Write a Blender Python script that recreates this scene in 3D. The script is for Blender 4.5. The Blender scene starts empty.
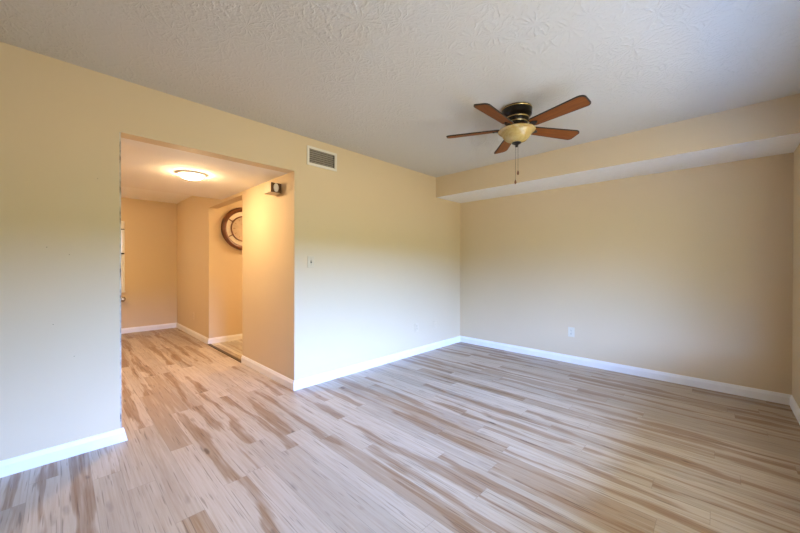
import bpy, bmesh, math
from math import sin, cos, pi, radians
from mathutils import Vector, Matrix

# ------------------------------------------------------------------ camera
SC = bpy.context.scene
COL = SC.collection
YAW, PITCH, ROLL, FPX, EYE = 0.7686, -0.00471, -0.00157, 328.746, 1.1938
_F0 = Vector((-sin(YAW), cos(YAW), 0)); _R0 = Vector((cos(YAW), sin(YAW), 0))
_F = _F0 * cos(PITCH) + Vector((0, 0, sin(PITCH)))
_D = _F0 * sin(PITCH) - Vector((0, 0, cos(PITCH)))
_R = cos(ROLL) * _R0 + sin(ROLL) * _D
_DN = -sin(ROLL) * _R0 + cos(ROLL) * _D
cam_data = bpy.data.cameras.new('camera'); cam = bpy.data.objects.new('camera', cam_data)
COL.objects.link(cam)
cam_data.sensor_width = 36; cam_data.lens = FPX / 800 * 36; cam_data.clip_start = 0.02
M = Matrix.Identity(4)
for i in range(3):
    M[i][0] = _R[i]; M[i][1] = -_DN[i]; M[i][2] = -_F[i]
M[2][3] = EYE
cam.matrix_world = M
SC.camera = cam

# ------------------------------------------------------------------ light and exposure
vs = SC.view_settings
vs.view_transform = 'Standard'; vs.look = 'None'; vs.gamma = 1.0; vs.exposure = 0.82
vs.use_curve_mapping = False
SC.cycles.use_denoising = True
SC.cycles.max_bounces = 14; SC.cycles.diffuse_bounces = 8
SC.cycles.transparent_max_bounces = 16
SC.cycles.caustics_reflective = False; SC.cycles.caustics_refractive = False

SKY = (0.29, 0.475, 1.0); SKY_S = 53.0
TREE = (0.40, 0.52, 0.25); TREE_S = 6.5
GROUND = (0.92, 0.84, 0.58); GROUND_S = 5.5
world = bpy.data.worlds.new('sky'); SC.world = world; world.use_nodes = True
nt = world.node_tree; nt.nodes.clear()
out = nt.nodes.new('ShaderNodeOutputWorld'); bg = nt.nodes.new('ShaderNodeBackground')
tc = nt.nodes.new('ShaderNodeTexCoord'); sx = nt.nodes.new('ShaderNodeSeparateXYZ')
mr = nt.nodes.new('ShaderNodeMapRange'); mr.inputs['From Min'].default_value = -1; mr.inputs['From Max'].default_value = 1
cr = nt.nodes.new('ShaderNodeValToRGB'); cr.color_ramp.interpolation = 'LINEAR'
def mul(c, s): return (c[0] * s, c[1] * s, c[2] * s, 1)
e = cr.color_ramp.elements
e[0].position = 0.0; e[0].color = mul(GROUND, GROUND_S)
e[1].position = 0.485; e[1].color = mul(GROUND, GROUND_S)
for p_, c_ in ((0.50, mul(TREE, TREE_S)), (0.56, mul(TREE, TREE_S)), (0.59, mul(SKY, SKY_S)), (1.0, mul(SKY, SKY_S))):
    n_ = e.new(p_); n_.color = c_
nt.links.new(tc.outputs['Generated'], sx.inputs[0]); nt.links.new(sx.outputs['Z'], mr.inputs['Value'])
nt.links.new(mr.outputs[0], cr.inputs[0]); nt.links.new(cr.outputs[0], bg.inputs[0])
nt.links.new(bg.outputs[0], out.inputs[0]); bg.inputs[1].default_value = 1.0

# ------------------------------------------------------------------ room dimensions (m)
XL, YF, XR, YB, H = -2.8908, 4.3411, 0.4595, -1.6, 2.44   # left, far, right, back wall, ceiling
T = 0.12                                                  # wall thickness
SOY, SOZ = 3.7252, 2.1568                                 # soffit front, underside
OY0, OY1, OZ = 0.285, 1.5468, 2.084                       # opening in the left wall
HX, HY0 = -7.3987, -0.9                                   # hall end wall, hall left wall
PX0, PX1, PZ = -5.476, -4.171, 2.045                      # passage off the hall
LOWX, LOWZ, HZ = -4.9, 2.086, 2.35                        # dropped hall ceiling, upper hall ceiling
DY0, DY1, DZ0, DZ = 0.45, 3.2, 0.62, 2.02                 # wide window in the right wall
WY0, WY1, WZ0, WZ1 = -0.15, 0.78, 0.74, 1.945             # window in the hall end wall

def portal(name, loc, rot, sx_, sy_):
    l = bpy.data.lights.new(name, 'AREA'); l.shape = 'RECTANGLE'; l.size = sx_; l.size_y = sy_
    l.cycles.is_portal = True
    o = bpy.data.objects.new(name, l); COL.objects.link(o); o.location = loc; o.rotation_euler = rot
    return o
portal('window_daylight', (XR + T + 0.01, (DY0 + DY1) / 2, (DZ0 + DZ) / 2), (0, pi / 2, 0), DZ - DZ0, DY1 - DY0)
portal('hall_window_daylight', (HX - T - 0.01, (WY0 + WY1) / 2, (WZ0 + WZ1) / 2), (0, -pi / 2, 0), WZ1 - WZ0, WY1 - WY0)

# ------------------------------------------------------------------ materials
def srgb(r, g, b):
    f = lambda c: (c / 255 / 12.92) if c <= 10.3 else ((c / 255 + 0.055) / 1.055) ** 2.4
    return (f(r), f(g), f(b), 1)

class N:                                                   # small node-tree helper
    def __init__(s, name):
        s.m = bpy.data.materials.new(name); s.m.use_nodes = True
        s.t = s.m.node_tree; s.b = s.t.nodes['Principled BSDF']; s.o = s.t.nodes['Material Output']
    def n(s, kind, **kw):
        nd = s.t.nodes.new('ShaderNode' + kind)
        for k, v in kw.items():
            if k in nd.inputs.keys(): nd.inputs[k].default_value = v
            else: setattr(nd, k, v)
        return nd
    def l(s, a, b): s.t.links.new(a, b)
    def math(s, op, a, b=None, c=None):
        nd = s.t.nodes.new('ShaderNodeMath'); nd.operation = op
        for i, v in enumerate((a, b, c)):
            if v is None: continue
            if isinstance(v, (int, float)): nd.inputs[i].default_value = v
            else: s.l(v, nd.inputs[i])
        return nd.outputs[0]
    def mix(s, fac, a, b):
        nd = s.t.nodes.new('ShaderNodeMix'); nd.data_type = 'RGBA'
        for k, v in ((0, fac), (6, a), (7, b)):
            if isinstance(v, (int, float, tuple)): nd.inputs[k].default_value = v
            else: s.l(v, nd.inputs[k])
        return nd.outputs[2]
    def ramp(s, fac, stops):
        nd = s.t.nodes.new('ShaderNodeValToRGB'); r = nd.color_ramp.elements
        r[0].position, r[0].color = stops[0]; r[1].position, r[1].color = stops[-1]
        for p, c in stops[1:-1]:
            x = r.new(p); x.color = c
        s.l(fac, nd.inputs[0]); return nd.outputs[0]
    def bump(s, height, strength=0.2, dist=0.005):
        nd = s.n('Bump'); nd.inputs['Strength'].default_value = strength; nd.inputs['Distance'].default_value = dist
        s.l(height, nd.inputs['Height']); s.l(nd.outputs[0], s.b.inputs['Normal'])
    def pos(s): return s.n('NewGeometry').outputs['Position']
    def scaled(s, v, sc, loc=(0, 0, 0)):
        mp = s.n('Mapping'); mp.inputs['Scale'].default_value = sc; mp.inputs['Location'].default_value = loc
        s.l(v, mp.inputs[0]); return mp.outputs[0]
    def noise(s, v, scale, detail=2, rough=0.5, dist=0.0):
        nd = s.n('TexNoise'); nd.inputs['Scale'].default_value = scale; nd.inputs['Detail'].default_value = detail
        nd.inputs['Roughness'].default_value = rough; nd.inputs['Distortion'].default_value = dist
        s.l(v, nd.inputs['Vector']); return nd.outputs[0]

def plain(name, col, rough=0.5, metal=0.0, var=0.06, nscale=30, **kw):
    k = N(name)
    f = k.noise(k.n('TexCoord').outputs['Object'], nscale, 3)
    d = tuple(c * (1 - var) for c in col[:3]) + (1,); u = tuple(min(1, c * (1 + var)) for c in col[:3]) + (1,)
    k.l(k.ramp(f, [(0.3, d), (0.7, u)]), k.b.inputs['Base Color'])
    k.b.inputs['Roughness'].default_value = rough; k.b.inputs['Metallic'].default_value = metal
    for a, v in kw.items(): k.b.inputs[a].default_value = v
    return k.m

PAINT = (0.66, 0.54, 0.36, 1)
def wall_paint(name, marks=()):
    k = N(name); P = k.pos()
    blot = k.noise(P, 1.1, 3)
    c = k.ramp(blot, [(0.3, tuple(x * 0.97 for x in PAINT[:3]) + (1,)), (0.7, PAINT)])
    for (x, y, z, r) in marks:                             # nail holes and scuffs
        vd = k.n('VectorMath', operation='DISTANCE'); vd.inputs[1].default_value = (x, y, z); k.l(P, vd.inputs[0])
        c = k.mix(k.math('LESS_THAN', vd.outputs['Value'], r), c, (0.16, 0.12, 0.08, 1))
    k.l(c, k.b.inputs['Base Color']); k.b.inputs['Roughness'].default_value = 0.62
    k.b.inputs['Specular IOR Level'].default_value = 0.35
    h = k.math('ADD', k.math('MULTIPLY', k.noise(P, 2.2, 2), 4.0), k.noise(P, 160, 2))
    k.bump(h, 0.10, 0.004)
    return k.m
m_wall = wall_paint('tan wall paint', [(XL, -0.055, 1.297, .0022), (XL, 0.04, 1.255, .002), (XL, -0.03, 0.83, .002), (XL, 0.06, 0.62, .002), (XL, 1.69, 1.62, .002), (XL, 0.17, 1.75, .002)])

def ceiling_mat(name, strength, col=(0.62, 0.60, 0.54, 1)):
    k = N(name); P = k.pos()
    k.b.inputs['Base Color'].default_value = col; k.b.inputs['Roughness'].default_value = 0.9
    w = k.n('TexVoronoi'); w.inputs['Scale'].default_value = 5.5
    k.l(k.scaled(P, (1, 1, 0.01)), w.inputs['Vector'])
    dv = k.n('VectorMath', operation='SUBTRACT'); k.l(k.scaled(P, (5.5, 5.5, 0)), dv.inputs[0]); 
    k.l(k.scaled(w.outputs['Position'], (5.5, 5.5, 0)), dv.inputs[1])
    s3 = k.n('SeparateXYZ'); k.l(dv.outputs[0], s3.inputs[0])
    ang = k.math('ARCTAN2', s3.outputs[1], s3.outputs[0])
    fine = k.noise(P, 14, 3, 0.6)
    spokes = k.math('SINE', k.math('ADD', k.math('MULTIPLY', ang, 13), k.math('MULTIPLY', fine, 16)))
    h = k.math('ADD', k.math('MULTIPLY', k.math('MAXIMUM', spokes, 0.2), k.noise(P, 26, 2)), k.math('MULTIPLY', k.noise(P, 55, 3), 0.8))
    h = k.math('MULTIPLY', h, k.ramp(k.noise(P, 1.6, 2), [(0.35, (.35, .35, .35, 1)), (0.6, (1, 1, 1, 1))]))
    k.bump(h, strength, 0.012)
    return k.m
m_ceil = ceiling_mat('stomped ceiling texture', 0.5)
m_ceil_hall = ceiling_mat('hall ceiling texture', 0.10, (0.80, 0.79, 0.77, 1))
m_soffit_white = plain('flat white ceiling paint', (0.86, 0.87, 0.87, 1), 0.85, var=0.02)
m_trim = plain('white trim paint', (0.82, 0.82, 0.81, 1), 0.38, var=0.03, nscale=8)

def planks(name, W, L, cols, seed, streak=1.0):
    k = N(name); P = k.pos(); s3 = k.n('SeparateXYZ'); k.l(P, s3.inputs[0])
    x, y = s3.outputs[0], s3.outputs[1]
    vy = k.math('DIVIDE', y, W); row = k.math('FLOOR', vy); fy = k.math('FRACT', vy)
    wn = k.n('TexWhiteNoise', noise_dimensions='1D'); k.l(k.math('ADD', row, seed), wn.inputs['W'])
    vx = k.math('ADD', k.math('DIVIDE', x, L), k.math('MULTIPLY', wn.outputs['Value'], 7.0))
    colid = k.math('FLOOR', vx); fx = k.math('FRACT', vx)
    cb = k.n('CombineXYZ'); k.l(row, cb.inputs[0]); k.l(colid, cb.inputs[1]); cb.inputs[2].default_value = seed
    w2 = k.n('TexWhiteNoise', noise_dimensions='3D'); k.l(cb.outputs[0], w2.inputs['Vector'])
    sep = k.n('SeparateColor'); k.l(w2.outputs['Color'], sep.inputs[0])
    r1, r2, r3 = sep.outputs[0], sep.outputs[1], sep.outputs[2]
    # each plank shows its own slice of the grain
    off = k.n('CombineXYZ'); k.l(k.math('MULTIPLY', r1, 40), off.inputs[0]); k.l(k.math('MULTIPLY', r2, 40), off.inputs[1]); k.l(k.math('MULTIPLY', r3, 40), off.inputs[2])
    ad = k.n('VectorMath', operation='ADD'); k.l(P, ad.inputs[0]); k.l(off.outputs[0], ad.inputs[1]); Q = ad.outputs[0]
    base = k.ramp(r1, [(0.0, cols[0]), (0.30, cols[1]), (0.62, cols[2]), (0.87, cols[2]), (0.91, cols[6]), (1.0, cols[6])])
    fg = k.noise(k.scaled(Q, (3, 85, 1)), 1.0, 3, 0.6)                     # fine grain
    mg = k.noise(k.scaled(Q, (1.6, 30, 1)), 1.0, 3, 0.55, 0.5)             # broad grain
    # brown heartwood band wandering along some planks
    wob = k.noise(k.scaled(Q, (0.9, 0.1, 1)), 1.0, 3, 0.5)
    wid = k.noise(k.scaled(Q, (1.3, 0.2, 1), (7, 3, 1)), 1.0, 3, 0.5)
    cen = k.math('ADD', 0.5, k.math('MULTIPLY', k.math('SUBTRACT', wob, 0.5), 1.6))
    half = k.math('SUBTRACT', k.math('MULTIPLY', wid, 1.25), 0.505)
    dist = k.math('SUBTRACT', k.math('ABSOLUTE', k.math('SUBTRACT', fy, cen)), half)
    dist = k.math('ADD', dist, k.math('MULTIPLY', k.math('SUBTRACT', mg, 0.5), 0.8))
    band = k.math('MULTIPLY', k.ramp(dist, [(0.0, (1, 1, 1, 1)), (0.12, (0, 0, 0, 1))]), k.math('GREATER_THAN', r2, 0.40))
    c = k.mix(k.math('MULTIPLY', band, k.math('MULTIPLY', k.math('ADD', -0.05, k.math('MULTIPLY', k.math('ADD', fg, mg), 0.90)), streak)), base, cols[3])
    c = k.mix(k.math('MULTIPLY', k.ramp(mg, [(0.44, (0, 0, 0, 1)), (0.70, (1, 1, 1, 1))]), 0.38), c, cols[6])
    c = k.mix(k.math('MULTIPLY', k.ramp(fg, [(0.45, (0, 0, 0, 1)), (0.75, (1, 1, 1, 1))]), 0.30), c, cols[3])
    lg = k.noise(k.scaled(Q, (2.2, 46, 1), (3, 9, 2)), 1.0, 2, 0.5)        # pale limed grain
    c = k.mix(k.math('MULTIPLY', k.ramp(lg, [(0.52, (0, 0, 0, 1)), (0.7, (1, 1, 1, 1))]), 0.35), c, cols[4])
    ck = k.noise(k.scaled(Q, (5.0, 120, 1), (1, 5, 3)), 1.0, 1, 0.4)       # short dark checks
    c = k.mix(k.math('MULTIPLY', k.ramp(ck, [(0.64, (0, 0, 0, 1)), (0.72, (1, 1, 1, 1))]), 0.45), c, cols[5])
    wq = k.n('VectorMath', operation='ADD'); k.l(k.scaled(Q, (2.6, 9.0, 1)), wq.inputs[0])
    nz = k.n('TexNoise'); nz.inputs['Scale'].default_value = 12; k.l(Q, nz.inputs['Vector'])
    wsc = k.n('VectorMath', operation='SCALE'); wsc.inputs['Scale'].default_value = 0.22; k.l(nz.outputs['Color'], wsc.inputs[0]); k.l(wsc.outputs[0], wq.inputs[1])
    vo = k.n('TexVoronoi'); vo.inputs['Scale'].default_value = 1.0; k.l(wq.outputs[0], vo.inputs['Vector'])
    kn = k.math('MULTIPLY', k.ramp(vo.outputs['Distance'], [(0.06, (1, 1, 1, 1)), (0.15, (0, 0, 0, 1))]), k.ramp(band, [(0.0, (.3, .3, .3, 1)), (0.5, (1, 1, 1, 1))]))
    c = k.mix(k.math('MULTIPLY', kn, 0.8 * streak), c, cols[5])
    gy = k.math('MULTIPLY', k.math('MINIMUM', fy, k.math('SUBTRACT', 1.0, fy)), W)
    gx = k.math('MULTIPLY', k.math('MINIMUM', fx, k.math('SUBTRACT', 1.0, fx)), L)
    seam = k.math('LESS_THAN', k.math('MINIMUM', gy, gx), 0.0013)
    c = k.mix(k.math('MULTIPLY', seam, 0.30), c, (0.10, 0.075, 0.06, 1))
    k.l(c, k.b.inputs['Base Color'])
    k.l(k.math('ADD', 0.36, k.math('MULTIPLY', fg, 0.14)), k.b.inputs['Roughness'])
    k.b.inputs['Specular IOR Level'].default_value = 0.45
    k.bump(k.math('SUBTRACT', k.math('MULTIPLY', fg, 0.3), seam), 0.12, 0.0015)
    return k.m
m_floor = planks('oak vinyl plank', 0.122, 1.22,
    [(0.38, 0.31, 0.235, 1), (0.46, 0.385, 0.29, 1), (0.51, 0.43, 0.33, 1), (0.235, 0.125, 0.055, 1), (0.59, 0.515, 0.405, 1), (0.06, 0.03, 0.016, 1), (0.37, 0.275, 0.185, 1)], 3.0, 0.9)
m_floor_passage = planks('pale rustic plank', 0.12, 0.9,
    [(0.30, 0.27, 0.24, 1), (0.52, 0.49, 0.45, 1), (0.66, 0.63, 0.58, 1), (0.28, 0.20, 0.14, 1), (0.70, 0.68, 0.63, 1), (0.2, 0.14, 0.1, 1), (0.38, 0.33, 0.27, 1)], 11.0)
m_black = plain('oil rubbed bronze', (0.010, 0.008, 0.0065, 1), 0.30, 0.3)
m_brass = plain('antique brass', (0.50, 0.36, 0.14, 1), 0.35, 0.9)
m_blade_edge = plain('dark blade edge', (0.018, 0.011, 0.008, 1), 0.45)
def wood(name, a, b, rough=0.42, sc=(5, 70, 5)):
    k = N(name)
    f = k.noise(k.scaled(k.n('TexCoord').outputs['Object'], sc), 1.0, 4, 0.6, 0.4)
    k.l(k.ramp(f, [(0.3, a), (0.7, b)]), k.b.inputs['Base Color']); k.b.inputs['Roughness'].default_value = rough
    return k.m
m_blade = wood('cherry blade veneer', (0.16, 0.046, 0.010, 1), (0.25, 0.082, 0.017, 1), 0.6)
m_blade.node_tree.nodes['Principled BSDF'].inputs['Specular IOR Level'].default_value = 0.2
m_clock_wood = wood('dark walnut', (0.10, 0.035, 0.012, 1), (0.19, 0.07, 0.024, 1), 0.35, (14, 14, 14))
def amber():
    k = N('amber alabaster glass')
    f = k.noise(k.n('TexCoord').outputs['Object'], 16, 4, 0.6, 1.2)
    k.l(k.ramp(f, [(0.3, (0.40, 0.27, 0.085, 1)), (0.7, (0.56, 0.43, 0.19, 1))]), k.b.inputs['Base Color'])
    k.b.inputs['Roughness'].default_value = 0.22; k.b.inputs['Transmission Weight'].default_value = 0.0
    k.b.inputs['Subsurface Weight'].default_value = 0.15
    return k.m
m_amber = amber()
m_plate = plain('ivory plastic', (0.62, 0.52, 0.36, 1), 0.35, var=0.02)
m_plate_white = plain('white plastic', (0.74, 0.72, 0.68, 1), 0.35, var=0.02)
m_outlet = plain('aged white plastic', (0.66, 0.62, 0.50, 1), 0.35, var=0.02)
m_dark = plain('dark slot', (0.02, 0.018, 0.015, 1), 0.8)
m_vent = plain('white enamelled steel', (0.72, 0.69, 0.62, 1), 0.4, var=0.02)
m_slat = plain('grey-tan steel', (0.24, 0.21, 0.165, 1), 0.5, var=0.08)  # grey-tan, darker than the vent frame
m_vent_shade = plain('dark vent shade', (0.04, 0.034, 0.026, 1), 0.8)  # dark colour painting the shade inside the vent
m_chrome = plain('brushed nickel', (0.55, 0.53, 0.50, 1), 0.25, 0.9)
m_cream = plain('cream clock ring', (0.78, 0.72, 0.62, 1), 0.35, var=0.04)
m_face = plain('aged paper dial', (0.52, 0.42, 0.30, 1), 0.6, var=0.12, nscale=9)
m_strip = wood('dark transition strip', (0.035, 0.02, 0.01, 1), (0.075, 0.045, 0.022, 1), 0.4, (6, 60, 6))
m_paintbox = plain('tan painted plastic', PAINT, 0.5, var=0.02)
m_chime_shade = plain('chime shade brown', (0.12, 0.055, 0.016, 1), 0.7)  # brown stands in for the shaded end of the chime
m_added_slab = plain('added slab grey', (0.22, 0.20, 0.17, 1), 0.85, var=0.1)  # for the added outdoor slab, kept dark to cut bounce
def emit(name, col, s):
    k = N(name); k.b.inputs['Base Color'].default_value = (0.9, 0.87, 0.8, 1)
    k.b.inputs['Emission Color'].default_value = col; k.b.inputs['Emission Strength'].default_value = s
    k.b.inputs['Roughness'].default_value = 0.3
    return k.m
LAMP = (1.0, 0.68, 0.36)
def glass():
    k = N('clear glass'); k.t.nodes.remove(k.b)
    a = k.n('BsdfTransparent'); g = k.n('BsdfGlossy'); g.inputs['Roughness'].default_value = 0.02
    mx = k.n('MixShader'); mx.inputs[0].default_value = 0.06
    k.l(a.outputs[0], mx.inputs[1]); k.l(g.outputs[0], mx.inputs[2]); k.l(mx.outputs[0], k.o.inputs[0])
    return k.m
m_glass = glass()
def shade():
    k = N('white roller blind'); k.t.nodes.remove(k.b)
    a = k.n('BsdfDiffuse'); a.inputs[0].default_value = (0.85, 0.83, 0.78, 1)
    g = k.n('BsdfTranslucent'); g.inputs[0].default_value = (0.8, 0.78, 0.72, 1)
    mx = k.n('MixShader'); mx.inputs[0].default_value = 0.12
    k.l(a.outputs[0], mx.inputs[1]); k.l(g.outputs[0], mx.inputs[2]); k.l(mx.outputs[0], k.o.inputs[0])
    return k.m
m_blind = shade()
def chipped():
    k = N('chipped corner paint'); P = k.pos()
    f = k.noise(k.scaled(P, (40, 40, 14)), 1.0, 4, 0.65)
    c = k.ramp(f, [(0.34, (0.16, 0.145, 0.13, 1)), (0.43, (0.36, 0.33, 0.29, 1)), (0.60, (0.64, 0.60, 0.54, 1))])
    k.l(c, k.b.inputs['Base Color']); k.b.inputs['Roughness'].default_value = 0.7; k.bump(f, 0.6, 0.004)
    return k.m
m_chip = chipped()

# ------------------------------------------------------------------ mesh helpers
def bx(bm, x0, x1, y0, y1, z0, z1, mi=0):
    v = [bm.verts.new((x, y, z)) for x in (x0, x1) for y in (y0, y1) for z in (z0, z1)]
    for f in ((0, 1, 3, 2), (4, 6, 7, 5), (0, 4, 5, 1), (2, 3, 7, 6), (0, 2, 6, 4), (1, 5, 7, 3)):
        bm.faces.new([v[i] for i in f]).material_index = mi
    return v
def lathe(bm, prof, seg=48, mi=0, closed=False):
    """profile of (radius, z) turned about z"""
    rings = []
    for r, z in prof:
        if r < 1e-6: rings.append([bm.verts.new((0, 0, z))])
        else: rings.append([bm.verts.new((r * cos(2 * pi * i / seg), r * sin(2 * pi * i / seg), z)) for i in range(seg)])
    if closed: rings.append(rings[0])
    for a, b in zip(rings, rings[1:]):
        for i in range(seg):
            j = (i + 1) % seg
            q = [a[i % len(a)], a[j % len(a)], b[j % len(b)], b[i % len(b)]]
            u = []
            for w in q:
                if w not in u: u.append(w)
            if len(u) > 2: bm.faces.new(u).material_index = mi
def tube(bm, pts, r, seg=8):
    P = [Vector(p) for p in pts]; rings = []
    for i, p in enumerate(P):
        d = (P[min(i + 1, len(P) - 1)] - P[max(i - 1, 0)]).normalized()
        a = d.orthogonal().normalized(); b = d.cross(a)
        rr = r[i] if isinstance(r, (list, tuple)) else r
        rings.append([bm.verts.new(p + a * rr * cos(2 * pi * k / seg) + b * rr * sin(2 * pi * k / seg)) for k in range(seg)])
    for a, b in zip(rings, rings[1:]):
        for k in range(seg): bm.faces.new((a[k], a[(k + 1) % seg], b[(k + 1) % seg], b[k]))
    bm.faces.new(rings[0][::-1]); bm.faces.new(rings[-1])
def prism(bm, poly, z0, z1, mi=0):
    a = [bm.verts.new((x, y, z0)) for x, y in poly]; b = [bm.verts.new((x, y, z1)) for x, y in poly]
    n = len(poly); bm.faces.new(a[::-1]).material_index = mi; bm.faces.new(b).material_index = mi
    for i in range(n): bm.faces.new((a[i], a[(i + 1) % n], b[(i + 1) % n], b[i])).material_index = mi
def obj(name, bm, mat, parent=None, bevel=0, smooth=False, loc=None, rot=None):
    bmesh.ops.recalc_face_normals(bm, faces=bm.faces)
    me = bpy.data.meshes.new(name); bm.to_mesh(me); bm.free()
    o = bpy.data.objects.new(name, me); COL.objects.link(o)
    for m in (mat if isinstance(mat, (list, tuple)) else (mat,)): me.materials.append(m)
    if parent: o.parent = parent
    if loc: o.location = loc
    if rot: o.rotation_euler = rot
    if bevel:
        b = o.modifiers.new('bevel', 'BEVEL'); b.width = bevel; b.segments = 2; b.limit_method = 'ANGLE'
    if smooth:
        me.polygons.foreach_set('use_smooth', [True] * len(me.polygons))
        me.set_sharp_from_angle(angle=radians(35))
    return o
def B(): return bmesh.new()
def box(name, mat, *a, parent=None, bevel=0):
    bm = B(); bx(bm, *a); return obj(name, bm, mat, parent, bevel)
def struct(o): o['kind'] = 'structure'; return o
def tag(o, label, cat, group=None):
    o['label'] = label; o['category'] = cat
    if group: o['group'] = group
    return o
def thing(name, label, cat, loc=(0, 0, 0), rot=(0, 0, 0), group=None):
    o = bpy.data.objects.new(name, None); COL.objects.link(o); o.location = loc; o.rotation_euler = rot
    o.empty_display_size = 0.1
    return tag(o, label, cat, group)

# ------------------------------------------------------------------ the setting
bm = B(); bx(bm, XL - T, XR, YB, YF, -0.1, 0); bx(bm, HX, XL - T, HY0, OY1, -0.1, 0)
struct(obj('floor', bm, m_floor))
struct(box('floor_passage', m_floor_passage, PX0, PX1, OY1, YF, -0.1, 0.003))
struct(box('ceiling', m_ceil, XL, XR, YB, YF, H, H + 0.1))
bm = B(); bx(bm, XL, XR, SOY, YF, SOZ, H, 0)
for f in bm.faces:
    if all(abs(v.co.z - SOZ) < 1e-5 for v in f.verts): f.material_index = 1
struct(obj('ceiling_soffit', bm, [m_wall, m_soffit_white]))
bm = B()                                                   # left wall with the opening to the hall
bx(bm, XL - T, XL, YB, OY0, 0, H + 0.1); bx(bm, XL - T, XL, OY1, YF, 0, H + 0.1); bx(bm, XL - T, XL, OY0, OY1, OZ, H + 0.1)
struct(obj('wall_left', bm, m_wall))
struct(box('wall_far', m_wall, PX0, XR + T, YF, YF + T, -0.1, H + 0.1))
bm = B()
bx(bm, XR, XR + T, YB, DY0, 0, H + 0.1); bx(bm, XR, XR + T, DY1, YF, 0, H + 0.1); bx(bm, XR, XR + T, DY0, DY1, DZ, H + 0.1); bx(bm, XR, XR + T, DY0, DY1, 0, DZ0)
struct(obj('wall_right', bm, m_wall))
struct(box('wall_back', m_wall, XL - T, XR + T, YB - T, YB, 0, H + 0.1))
# hall
bm = B()
bx(bm, HX - T, HX, HY0, WY0, 0, HZ + 0.1); bx(bm, HX - T, HX, WY1, OY1 + T, 0, HZ + 0.1)
bx(bm, HX - T, HX, WY0, WY1, 0, WZ0); bx(bm, HX - T, HX, WY0, WY1, WZ1, HZ + 0.1)
struct(obj('wall_hall_end', bm, m_wall))
struct(box('wall_hall_left', m_wall, HX - T, XL - T, HY0 - T, HY0, 0, HZ + 0.1))
bm = B()
bx(bm, HX, PX0, OY1, OY1 + T, 0, H + 0.1); bx(bm, PX1, XL - T, OY1, OY1 + T, 0, H + 0.1); bx(bm, PX0, PX1, OY1, OY1 + T, PZ, H + 0.1)
struct(obj('wall_hall_right', bm, m_wall))
struct(box('wall_passage_left', m_wall, PX0 - T, PX0, OY1 + T, YF + T, -0.1, H + 0.1))
struct(box('wall_passage_right', m_wall, PX1, PX1 + T, OY1 + T, YF, 0, H + 0.1))
struct(box('ceiling_hall_dropped', m_ceil_hall, LOWX, XL - T, HY0, OY1, LOWZ, HZ + 0.1))
struct(box('ceiling_hall', m_soffit_white, HX, LOWX, HY0, OY1, HZ, HZ + 0.1))
struct(box('ceiling_passage', m_soffit_white, PX0, PX1, OY1 + T, YF, H, H + 0.1))

BBH, BBT = 0.09, 0.014
PROF = [(0, 0), (BBT, 0), (BBT, 0.062), (BBT - 0.003, 0.07), (BBT - 0.006, 0.078), (BBT - 0.009, BBH - 0.002), (0, BBH)]
def baseboard(name, runs, mat=m_trim):
    """runs of (start, end, inward normal, start mitre, end mitre): the mitre moves the end along the run per unit of offset"""
    bm = B()
    for p, q, n, m0, m1 in runs:
        p, q, n = Vector(p + (0,)), Vector(q + (0,)), Vector(n + (0,)); d = (q - p).normalized()
        ends = []
        for base, m in ((p, m0), (q, m1)):
            ends.append([bm.verts.new(base + n * o_ + d * (m(o_, z_) if callable(m) else m * o_) + Vector((0, 0, z_))) for o_, z_ in PROF])
        k = len(PROF)
        for i in range(k): bm.faces.new((ends[0][i], ends[0][(i + 1) % k], ends[1][(i + 1) % k], ends[1][i]))
        bm.faces.new(ends[0]); bm.faces.new(ends[1][::-1])
    return struct(obj(name, bm, mat))
baseboard('baseboard_left', [((XL, YB), (XL, OY0), (1, 0), 1, lambda o_, z_: 0.012 + 0.02 * (1 - z_ / BBH)),
                             ((XL, OY1), (XL, YF), (1, 0), -1, -1)])
baseboard('baseboard_far', [((XL, YF), (XR, YF), (0, -1), 1, -1)])
baseboard('baseboard_right', [((XR, YB), (XR, YF), (-1, 0), 1, -1)])
baseboard('baseboard_back', [((XL, YB), (XR, YB), (0, 1), 1, -1)])
baseboard('baseboard_hall', [((PX1, OY1), (XL, OY1), (0, -1), 0, 1), ((HX, OY1), (PX0, OY1), (0, -1), 1, 1),
                             ((HX, HY0), (HX, OY1), (1, 0), 1, -1), ((HX, HY0), (XL - T, HY0), (0, 1), 1, 0)])
baseboard('baseboard_passage', [((PX0, OY1), (PX0, YF), (1, 0), -1, -1)])
# threshold between the hall planks and the passage floor, and the chipped plaster corner of the opening
struct(box('trim_1', m_strip, PX0 + 0.015, PX1 + 0.003, OY1 - 0.022, OY1 + 0.018, 0.0, 0.010, bevel=0.003))
bm = B(); bx(bm, XL - 0.006, XL + 0.0009, OY0 - 0.006, OY0 + 0.0009, 0.0915, OZ)
struct(obj('trim_2', bm, m_chip))

# hall end window: casing, sill, sashes, blind head and glass
W = struct(thing('window_1', '', '')); del W['label']; del W['category']
bm = B()
cw = 0.03
bx(bm, HX - T, HX + 0.006, WY0, WY0 + cw, WZ0, WZ1); bx(bm, HX - T, HX + 0.006, WY1 - cw, WY1, WZ0, WZ1)
bx(bm, HX - T, HX + 0.006, WY0 + cw, WY1 - cw, WZ1 - cw, WZ1); bx(bm, HX - T, HX + 0.006, WY0 + cw, WY1 - cw, WZ0, WZ0 + cw)
obj('window_frame', bm, m_trim, W, 0.002)
bm = B()
MZ = 1.375
bx(bm, HX - 0.07, HX - 0.02, WY0 + cw, WY1 - cw, MZ - 0.02, MZ + 0.02)
bx(bm, HX - 0.07, HX - 0.03, WY1 - cw - 0.035, WY1 - cw, WZ0 + cw, MZ - 0.02)
bx(bm, HX - 0.07, HX - 0.03, WY0 + cw, WY0 + cw + 0.035, WZ0 + cw, MZ - 0.02)
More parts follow.
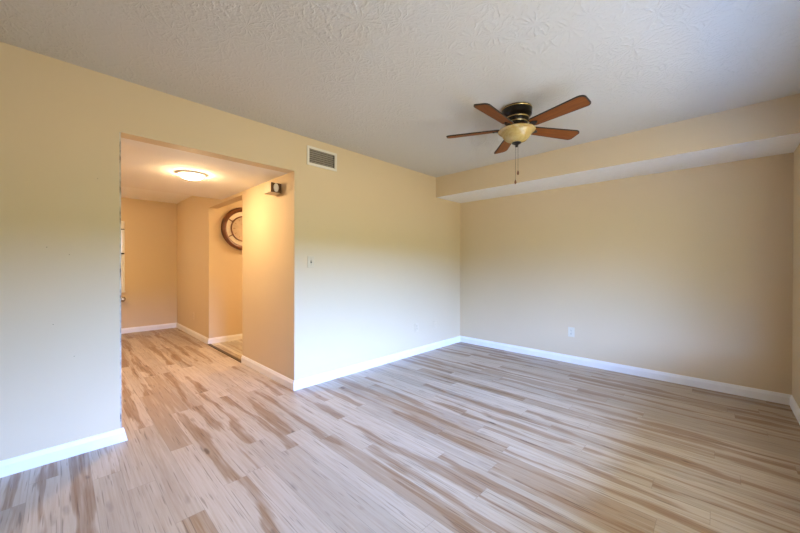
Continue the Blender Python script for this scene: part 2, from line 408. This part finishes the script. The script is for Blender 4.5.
obj('sash', bm, m_trim, W, 0.002)
box('window_pane', m_glass, HX - 0.062, HX - 0.056, WY0 + cw, WY1 - cw, WZ0 + cw, WZ1 - cw, parent=W)
box('blind_head', m_plate_white, HX - 0.03, HX + 0.02, WY0 + 0.01, WY1 - 0.004, WZ1 - 0.135, WZ1 - 0.02, parent=W, bevel=0.004)
box('blind_rail', m_dark, HX - 0.02, HX + 0.022, WY0 + 0.01, WY1 - 0.004, WZ1 - 0.148, WZ1 - 0.137, parent=W)
box('window_stool', m_trim, HX - 0.02, HX + 0.03, WY0 - 0.02, WY1 + 0.004, WZ0 - 0.03, WZ0 - 0.002, parent=W, bevel=0.003)
box('blind', m_blind, HX - 0.018, HX - 0.015, WY0 + cw, WY1 - 0.008, WZ0 + 0.01, WZ1 - 0.14, parent=W)
box('hem_bar', m_dark, HX - 0.019, HX + 0.010, WY0 + 0.01, WY1 - 0.004, MZ - 0.005, MZ + 0.019, parent=W)
struct(W)

# wide sliding window in the right wall (outside the frame): frame, two leaves with glass
D = struct(thing('window_2', '', '')); del D['label']; del D['category']
bm = B(); f = 0.045
bx(bm, XR + 0.01, XR + T, DY0, DY0 + f, DZ0, DZ); bx(bm, XR + 0.01, XR + T, DY1 - f, DY1, DZ0, DZ)
bx(bm, XR + 0.01, XR + T, DY0 + f, DY1 - f, DZ - f, DZ); bx(bm, XR + 0.01, XR + T, DY0 + f, DY1 - f, DZ0, DZ0 + f)
obj('window_frame', bm, m_trim, D, 0.003)
box('window_stool', m_trim, XR - 0.03, XR + 0.01, DY0 - 0.03, DY1 + 0.03, DZ0 - 0.028, DZ0, parent=D, bevel=0.004)
ym = (DY0 + DY1) / 2
for y0, y1, xo in ((DY0 + f, ym + 0.02, 0.03), (ym - 0.02, DY1 - f, 0.07)):
    bm = B(); x0, x1, s_ = XR + xo, XR + xo + 0.03, 0.04; zb, zt = DZ0 + f, DZ - f
    bx(bm, x0, x1, y0, y0 + s_, zb, zt); bx(bm, x0, x1, y1 - s_, y1, zb, zt)
    bx(bm, x0, x1, y0 + s_, y1 - s_, zt - s_, zt); bx(bm, x0, x1, y0 + s_, y1 - s_, zb, zb + s_)
    lf = obj('sash', bm, m_trim, D, 0.003)
    box('window_pane', m_glass, x0 + 0.012, x0 + 0.018, y0 + s_, y1 - s_, zb + s_, zt - s_, parent=lf)

# unseen slabs added outside the window to block high sky and ground bounce
struct(box('added_sky_blocker', m_soffit_white, XR + T, XR + T + 2.0, YB - 1.5, YF + 1.5, 2.3, 2.42))
struct(box('added_bounce_slab', m_added_slab, XR + T, XR + T + 2.0, YB - 1.5, YF + 1.5, -0.2, -0.08))

# ------------------------------------------------------------------ ceiling fan
FX, FY = -1.157, 2.530
fan = thing('ceiling_fan', 'bronze five-blade ceiling fan with amber glass bowl light hugging the ceiling', 'ceiling fan', (FX, FY, H))
bm = B()
lathe(bm, [(0, 0), (0.106, 0), (0.114, -0.005), (0.117, -0.020), (0.114, -0.058), (0.102, -0.068), (0.093, -0.076), (0.091, -0.100),
           (0.086, -0.106), (0.082, -0.114), (0.080, -0.138), (0.074, -0.145), (0.0, -0.145)], 56)
obj('motor_housing', bm, m_black, fan, smooth=True)
for r_, z_ in ((0.1165, -0.014), (0.0935, -0.086), (0.0840, -0.119)):
    bm = B(); w = 0.0035
    lathe(bm, [(r_ - 0.006, z_ + w), (r_, z_ + w), (r_ + 0.002, z_), (r_, z_ - w), (r_ - 0.006, z_ - w)], 56, closed=True)
    obj('brass_band', bm, m_brass, fan, smooth=True)
bm = B()
lathe(bm, [(0, -0.145), (0.056, -0.145), (0.060, -0.165), (0.068, -0.182), (0.0, -0.182)], 40)
obj('light_fitter', bm, m_black, fan, smooth=True)
bm = B()
lathe(bm, [(0.110, -0.176), (0.128, -0.173), (0.140, -0.175), (0.1425, -0.179), (0.139, -0.183), (0.124, -0.187), (0.118, -0.194), (0.110, -0.210), (0.098, -0.232),
           (0.077, -0.253), (0.046, -0.267), (0.012, -0.273), (0.012, -0.268), (0.044, -0.262), (0.074, -0.248), (0.094, -0.228),
           (0.106, -0.208), (0.113, -0.193), (0.113, -0.184)], 56, closed=True)
obj('bowl_shade', bm, m_amber, fan, smooth=True)
bm = B()
lathe(bm, [(0, -0.262), (0.030, -0.2685), (0.037, -0.273), (0.034, -0.279), (0.023, -0.285), (0.013, -0.290), (0.010, -0.295), (0.013, -0.300), (0.008, -0.306), (0, -0.308)], 24)
obj('finial', bm, m_black, fan, smooth=True)
BZ = -0.160
def blade_poly():
    L0, L1, w0, w1 = 0.130, 0.562, 0.047, 0.063
    pts = [(L0, -w0 * 0.8), (L0 + 0.02, -w0)]
    pts += [(L1 - 0.045, -w1)] + [(L1 - 0.045 + 0.045 * sin(a), -w1 + 0.032 - 0.032 * cos(a)) for a in (0.4, 0.8, 1.2, pi / 2)]
    pts += [(L1 - 0.004, w1 - 0.03)] + [(L1 - 0.004 - 0.03 + 0.03 * cos(a), w1 - 0.03 + 0.03 * sin(a)) for a in (0.4, 0.8, 1.2, pi / 2)]
    pts += [(L0 + 0.02, w0), (L0, w0 * 0.8)]
    return pts
def inset(pts, d):
    cx = sum(p[0] for p in pts) / len(pts)
    xm, xM = min(p[0] for p in pts), max(p[0] for p in pts); ym_ = max(abs(p[1]) for p in pts)
    return [(xm + d + (p[0] - xm) * (xM - xm - 2 * d) / (xM - xm), p[1] * (ym_ - d) / ym_) for p in pts]
blade = None
for i in range(5):
    a = radians((-13.6, 58.2, 130.4, 205.5, 269.5)[i])
    rot = (radians(-13), 0, a)
    bm = B(); pl = blade_poly(); prism(bm, pl, -0.004, 0.004)
    b_ = obj('blade', bm, m_blade_edge, fan, loc=(0, 0, BZ), rot=rot)
    bm = B(); prism(bm, inset(pl, 0.006), -0.0052, 0.0052); obj('veneer', bm, m_blade, b_)
    bm = B()                                               # the blade iron: arm and spade plate under the blade root
    prism(bm, [(0.05, -0.014), (0.12, -0.010), (0.138, -0.022), (0.160, -0.024), (0.182, -0.008), (0.188, 0), (0.182, 0.008), (0.160, 0.024), (0.138, 0.022), (0.12, 0.010), (0.05, 0.014)], -0.011, -0.0053)
    for sx_, sy_ in ((0.148, 0.014), (0.148, -0.014), (0.176, 0)):
        bx(bm, sx_ - 0.004, sx_ + 0.004, sy_ - 0.004, sy_ + 0.004, -0.014, -0.011)
    obj('blade_iron', bm, m_black, b_, 0.002)
for dx, zl in ((-0.008, 0.590), (0.012, 0.517)):
    px_, py_ = dx * _R0.x, dx * _R0.y
    bm = B()
    n_ = int((zl - 0.305) / 0.006)
    tube(bm, [(px_, py_, -0.278), (px_, py_, -zl + 0.02)], 0.0009, 6)
    for j in range(n_):
        bmesh.ops.create_icosphere(bm, subdivisions=1, radius=0.0017, matrix=Matrix.Translation((px_, py_, -0.29 - j * 0.006)))
    ch = obj('pull_chain', bm, m_black, fan)
    bm = B(); lathe(bm, [(0, 0.012), (0.003, 0.012), (0.0055, 0.004), (0.0085, -0.008), (0.007, -0.018), (0.003, -0.022), (0, -0.022)], 14)
    obj('pull_knob', bm, m_clock_wood, ch, smooth=True, loc=(px_, py_, -zl + 0.012))

# ------------------------------------------------------------------ air vent over the opening's right corner
vent = thing('air_vent', 'white framed supply register with grey-tan louvres high on the left wall', 'vent', (XL, 1.850, 2.268))
bm = B(); hw, hh, bw = 0.174, 0.094, 0.026
bx(bm, 0, 0.010, -hw, hw, hh - bw, hh); bx(bm, 0, 0.010, -hw, hw, -hh, -hh + bw)
bx(bm, 0, 0.010, -hw, -hw + bw, -hh + bw, hh - bw); bx(bm, 0, 0.010, hw - bw, hw, -hh + bw, hh - bw)
obj('frame', bm, m_vent, vent, 0.003)
box('backing', m_vent_shade, 0.0002, 0.001, -hw + bw, hw - bw, -hh + bw, hh - bw, parent=vent)  # dark sheet stands in for the shade behind the louvres
for i in range(7):  # slats stop short so the dark sheet draws a shaded band at right
    z = -hh + bw + 0.010 + i * 0.0203
    bm = B()
    v = [bm.verts.new(p) for p in ((0.002, -hw + bw, z - 0.007), (0.002, hw - bw - 0.016, z - 0.007), (0.0085, hw - bw - 0.016, z + 0.005), (0.0085, -hw + bw, z + 0.005),
                                   (0.0012, -hw + bw, z - 0.006), (0.0012, hw - bw - 0.016, z - 0.006), (0.0077, hw - bw - 0.016, z + 0.006), (0.0077, -hw + bw, z + 0.006))]
    for q in ((0, 1, 2, 3), (7, 6, 5, 4), (0, 4, 5, 1), (1, 5, 6, 2), (2, 6, 7, 3), (3, 7, 4, 0)): bm.faces.new([v[j] for j in q])
    obj('slat', bm, m_slat, vent)
box('damper_lever', m_slat, 0.002, 0.014, hw - bw - 0.013, hw - bw - 0.008, -0.015, 0.03, parent=vent)

# ------------------------------------------------------------------ switch, outlets, jack
def plate_thing(name, label, cat, loc, rz, mat, kind, group=None):
    """wall plate facing local +x"""
    t = thing(name, label, cat, loc, (0, 0, rz), group)
    bm = B(); bx(bm, 0, 0.006, -0.036, 0.036, -0.058, 0.058); obj('cover_plate', bm, mat, t, 0.0025)
    if kind == 'switch':
        bm = B(); bx(bm, 0.006, 0.0075, -0.006, 0.006, -0.013, 0.013); obj('slot', bm, m_dark, t)
        bm = B(); v = bx(bm, 0.006, 0.020, -0.0042, 0.0042, 0.0, 0.009)
        for q in v:
            if q.co.x > 0.01: q.co.z += 0.008
        obj('toggle', bm, mat, t, 0.001)
        zs = (-0.03, 0.03)
    elif kind == 'outlet':
        for z in (-0.020, 0.020):
            bm = B(); pl = [(0.017 * cos(a), max(-0.0135, min(0.0135, 0.017 * sin(a)))) for a in [2 * pi * j / 28 for j in range(28)]]
            prism(bm, pl, 0, 0.0022)
            for q in bm.verts: q.co = Vector((0.006 + q.co.z, q.co.x, z + q.co.y))
            r = obj('receptacle', bm, mat, t)
            bm = B()
            bx(bm, 0.0082, 0.0086, -0.008, -0.0055, z - 0.001, z + 0.008); bx(bm, 0.0082, 0.0086, 0.0055, 0.008, z - 0.001, z + 0.007)
            bx(bm, 0.0082, 0.0086, -0.0022, 0.0022, z - 0.009, z - 0.005)
            obj('slots', bm, m_dark, r)
        zs = (0.0,)
    else:
        bm = B(); lathe(bm, [(0, 0), (0.0085, 0), (0.0085, 0.004), (0.005, 0.004), (0.005, 0.012), (0, 0.012)], 20)
        for q in bm.verts: q.co = Vector((0.006 + q.co.z, q.co.x, q.co.y))
        obj('coax_nut', bm, m_paintbox, t)
        zs = (-0.042, 0.042)
    for z in zs:
        bm = B(); lathe(bm, [(0, 0), (0.0032, 0), (0.0026, 0.0012), (0, 0.0014)], 12)
        for q in bm.verts: q.co = Vector((0.006 + q.co.z, q.co.x, z + q.co.y))
        obj('screw', bm, m_chrome, t)
    return t
plate_thing('light_switch', 'ivory toggle light switch on the left wall beside the hall opening', 'light switch', (XL, 1.722, 1.223), 0, m_plate, 'switch')
plate_thing('wall_outlet', 'low wall-coloured duplex outlet on the left wall near the far corner', 'outlet', (XL, 3.31, 0.360), 0, m_paintbox, 'outlet')
plate_thing('cable_jack', 'low wall-coloured coax jack plate right of the outlet on the left wall', 'cable jack', (XL, 3.70, 0.352), 0, m_paintbox, 'jack')
plate_thing('wall_outlet', 'white duplex outlet low on the far wall under the soffit', 'outlet', (-1.283, YF, 0.378), -pi / 2, m_outlet, 'outlet')
plate_thing('wall_outlet', 'tan outlet low on the hall side wall before the passage', 'outlet', (-6.28, OY1, 0.34), -pi / 2, m_paintbox, 'outlet')

# ------------------------------------------------------------------ round wall clock in the passage
CY, CZ, R = 2.055, 1.765, 0.345
clk = thing('wall_clock', 'big round brown wooden clock with cream ring hung on the passage wall', 'clock', (PX0, CY, CZ), (0, pi / 2, 0))
# local z points out of the wall, local -x is up
def ring(name, prof, mat, parent):
    bm = B(); lathe(bm, prof, 72, closed=True); return obj(name, bm, mat, parent, smooth=True)
ring('frame', [(0.272, 0.0), (R - 0.006, 0.0), (R, 0.012), (R - 0.004, 0.040), (R - 0.022, 0.056), (R - 0.040, 0.060), (R - 0.058, 0.052), (0.272, 0.030)], m_clock_wood, clk)
ring('hour_ring', [(0.205, 0.004), (0.274, 0.004), (0.274, 0.018), (0.205, 0.018)], m_cream, clk)
ring('inner_ring', [(0.188, 0.004), (0.207, 0.004), (0.207, 0.030), (0.198, 0.034), (0.188, 0.028)], m_clock_wood, clk)
bm = B(); lathe(bm, [(0, 0.004), (0.190, 0.004), (0.190, 0.016), (0, 0.016)], 64); dial = obj('dial', bm, m_face, clk, smooth=True)
for i in range(6):
    a = radians(60 * i)
    bm = B(); bx(bm, 0.203, 0.276, -0.007, 0.007, 0.018, 0.027); obj('spoke', bm, m_clock_wood, clk, 0.002, rot=(0, 0, a))
m_print = plain('faded brown print', (0.36, 0.24, 0.13, 1), 0.6)
for i in range(12):
    bm = B(); w = 0.004 if i % 3 else 0.007
    bx(bm, 0.135, 0.168, -w, w, 0.0161, 0.0172); obj('hour_mark', bm, m_print, dial, rot=(0, 0, radians(30 * i)))
for nm, ln, w, a, z in (('hour_hand', 0.085, 0.006, 205, 0.019), ('minute_hand', 0.135, 0.004, 140, 0.022)):
    bm = B(); prism(bm, [(-0.025, -w * 0.6), (ln * 0.75, -w), (ln, 0), (ln * 0.75, w), (-0.025, w * 0.6)], z, z + 0.002)
    obj(nm, bm, m_dark, clk, rot=(0, 0, radians(a)))

# ------------------------------------------------------------------ door chime on the hall side of the opening
ch = thing('door_chime', 'small tan wall box with round white end high beside the hall opening', 'door chime', (-3.232, OY1, 1.958))
bm = B(); bx(bm, -0.078, 0.074, -0.108, 0, -0.048, 0.048); obj('housing', bm, m_paintbox, ch, 0.004)
bm = B(); bx(bm, 0.074, 0.079, -0.106, -0.002, -0.047, 0.047); obj('shade_panel', bm, m_chime_shade, ch, 0.002)  # thin panel carrying the painted shade of the end face
bm = B(); lathe(bm, [(0, 0), (0.041, 0), (0.042, 0.004), (0.036, 0.009), (0, 0.012)], 32)
for q in bm.verts: q.co = Vector((0.079 + q.co.z, -0.056 + q.co.x * 0.62, q.co.y))
obj('speaker_disc', bm, m_plate_white, ch, smooth=True)

# ------------------------------------------------------------------ knob under the hall window
kb = thing('curtain_holdback', 'small round metal holdback sticking out of the hall end wall below the window', 'curtain holdback', (HX, 0.742, 0.60), (0, pi / 2, 0))
bm = B(); lathe(bm, [(0, 0), (0.036, 0), (0.036, 0.004), (0.014, 0.008), (0, 0.008)], 24); obj('rose', bm, m_chrome, kb, smooth=True)
bm = B(); lathe(bm, [(0, 0.008), (0.014, 0.008), (0.014, 0.03), (0.034, 0.045), (0.046, 0.065), (0.044, 0.085), (0.028, 0.098), (0, 0.102)], 28)
obj('knob', bm, m_chrome, kb, smooth=True)

# ------------------------------------------------------------------ lamps
def flush_lamp(loc, label, power):
    t = thing('ceiling_light', label, 'ceiling light', loc)
    bm = B(); lathe(bm, [(0.085, 0), (0.128, 0), (0.131, -0.005), (0.125, -0.011), (0.105, -0.017), (0.085, -0.019)], 48, closed=True)
    obj('trim_ring', bm, m_trim, t, smooth=True)
    bm = B(); lathe(bm, [(0, -0.014), (0.094, -0.014), (0.095, -0.026), (0.084, -0.038), (0.060, -0.048), (0.032, -0.053), (0, -0.055)], 48)
    g = obj('glass_dome', bm, m_plate_white, t, smooth=True)
    g.data.materials.clear(); g.data.materials.append(emit('lit opal glass', LAMP + (1,), power))
    return t
flush_lamp((-3.72, 0.90, LOWZ), 'lit round flush ceiling light on the dropped hall ceiling', 160)
flush_lamp((-6.1, -0.25, HZ), 'lit round flush ceiling light over the hall end, out of sight behind the left wall', 150)
flush_lamp((-4.82, 3.0, H), 'lit round flush ceiling light out of sight in the side passage', 230)
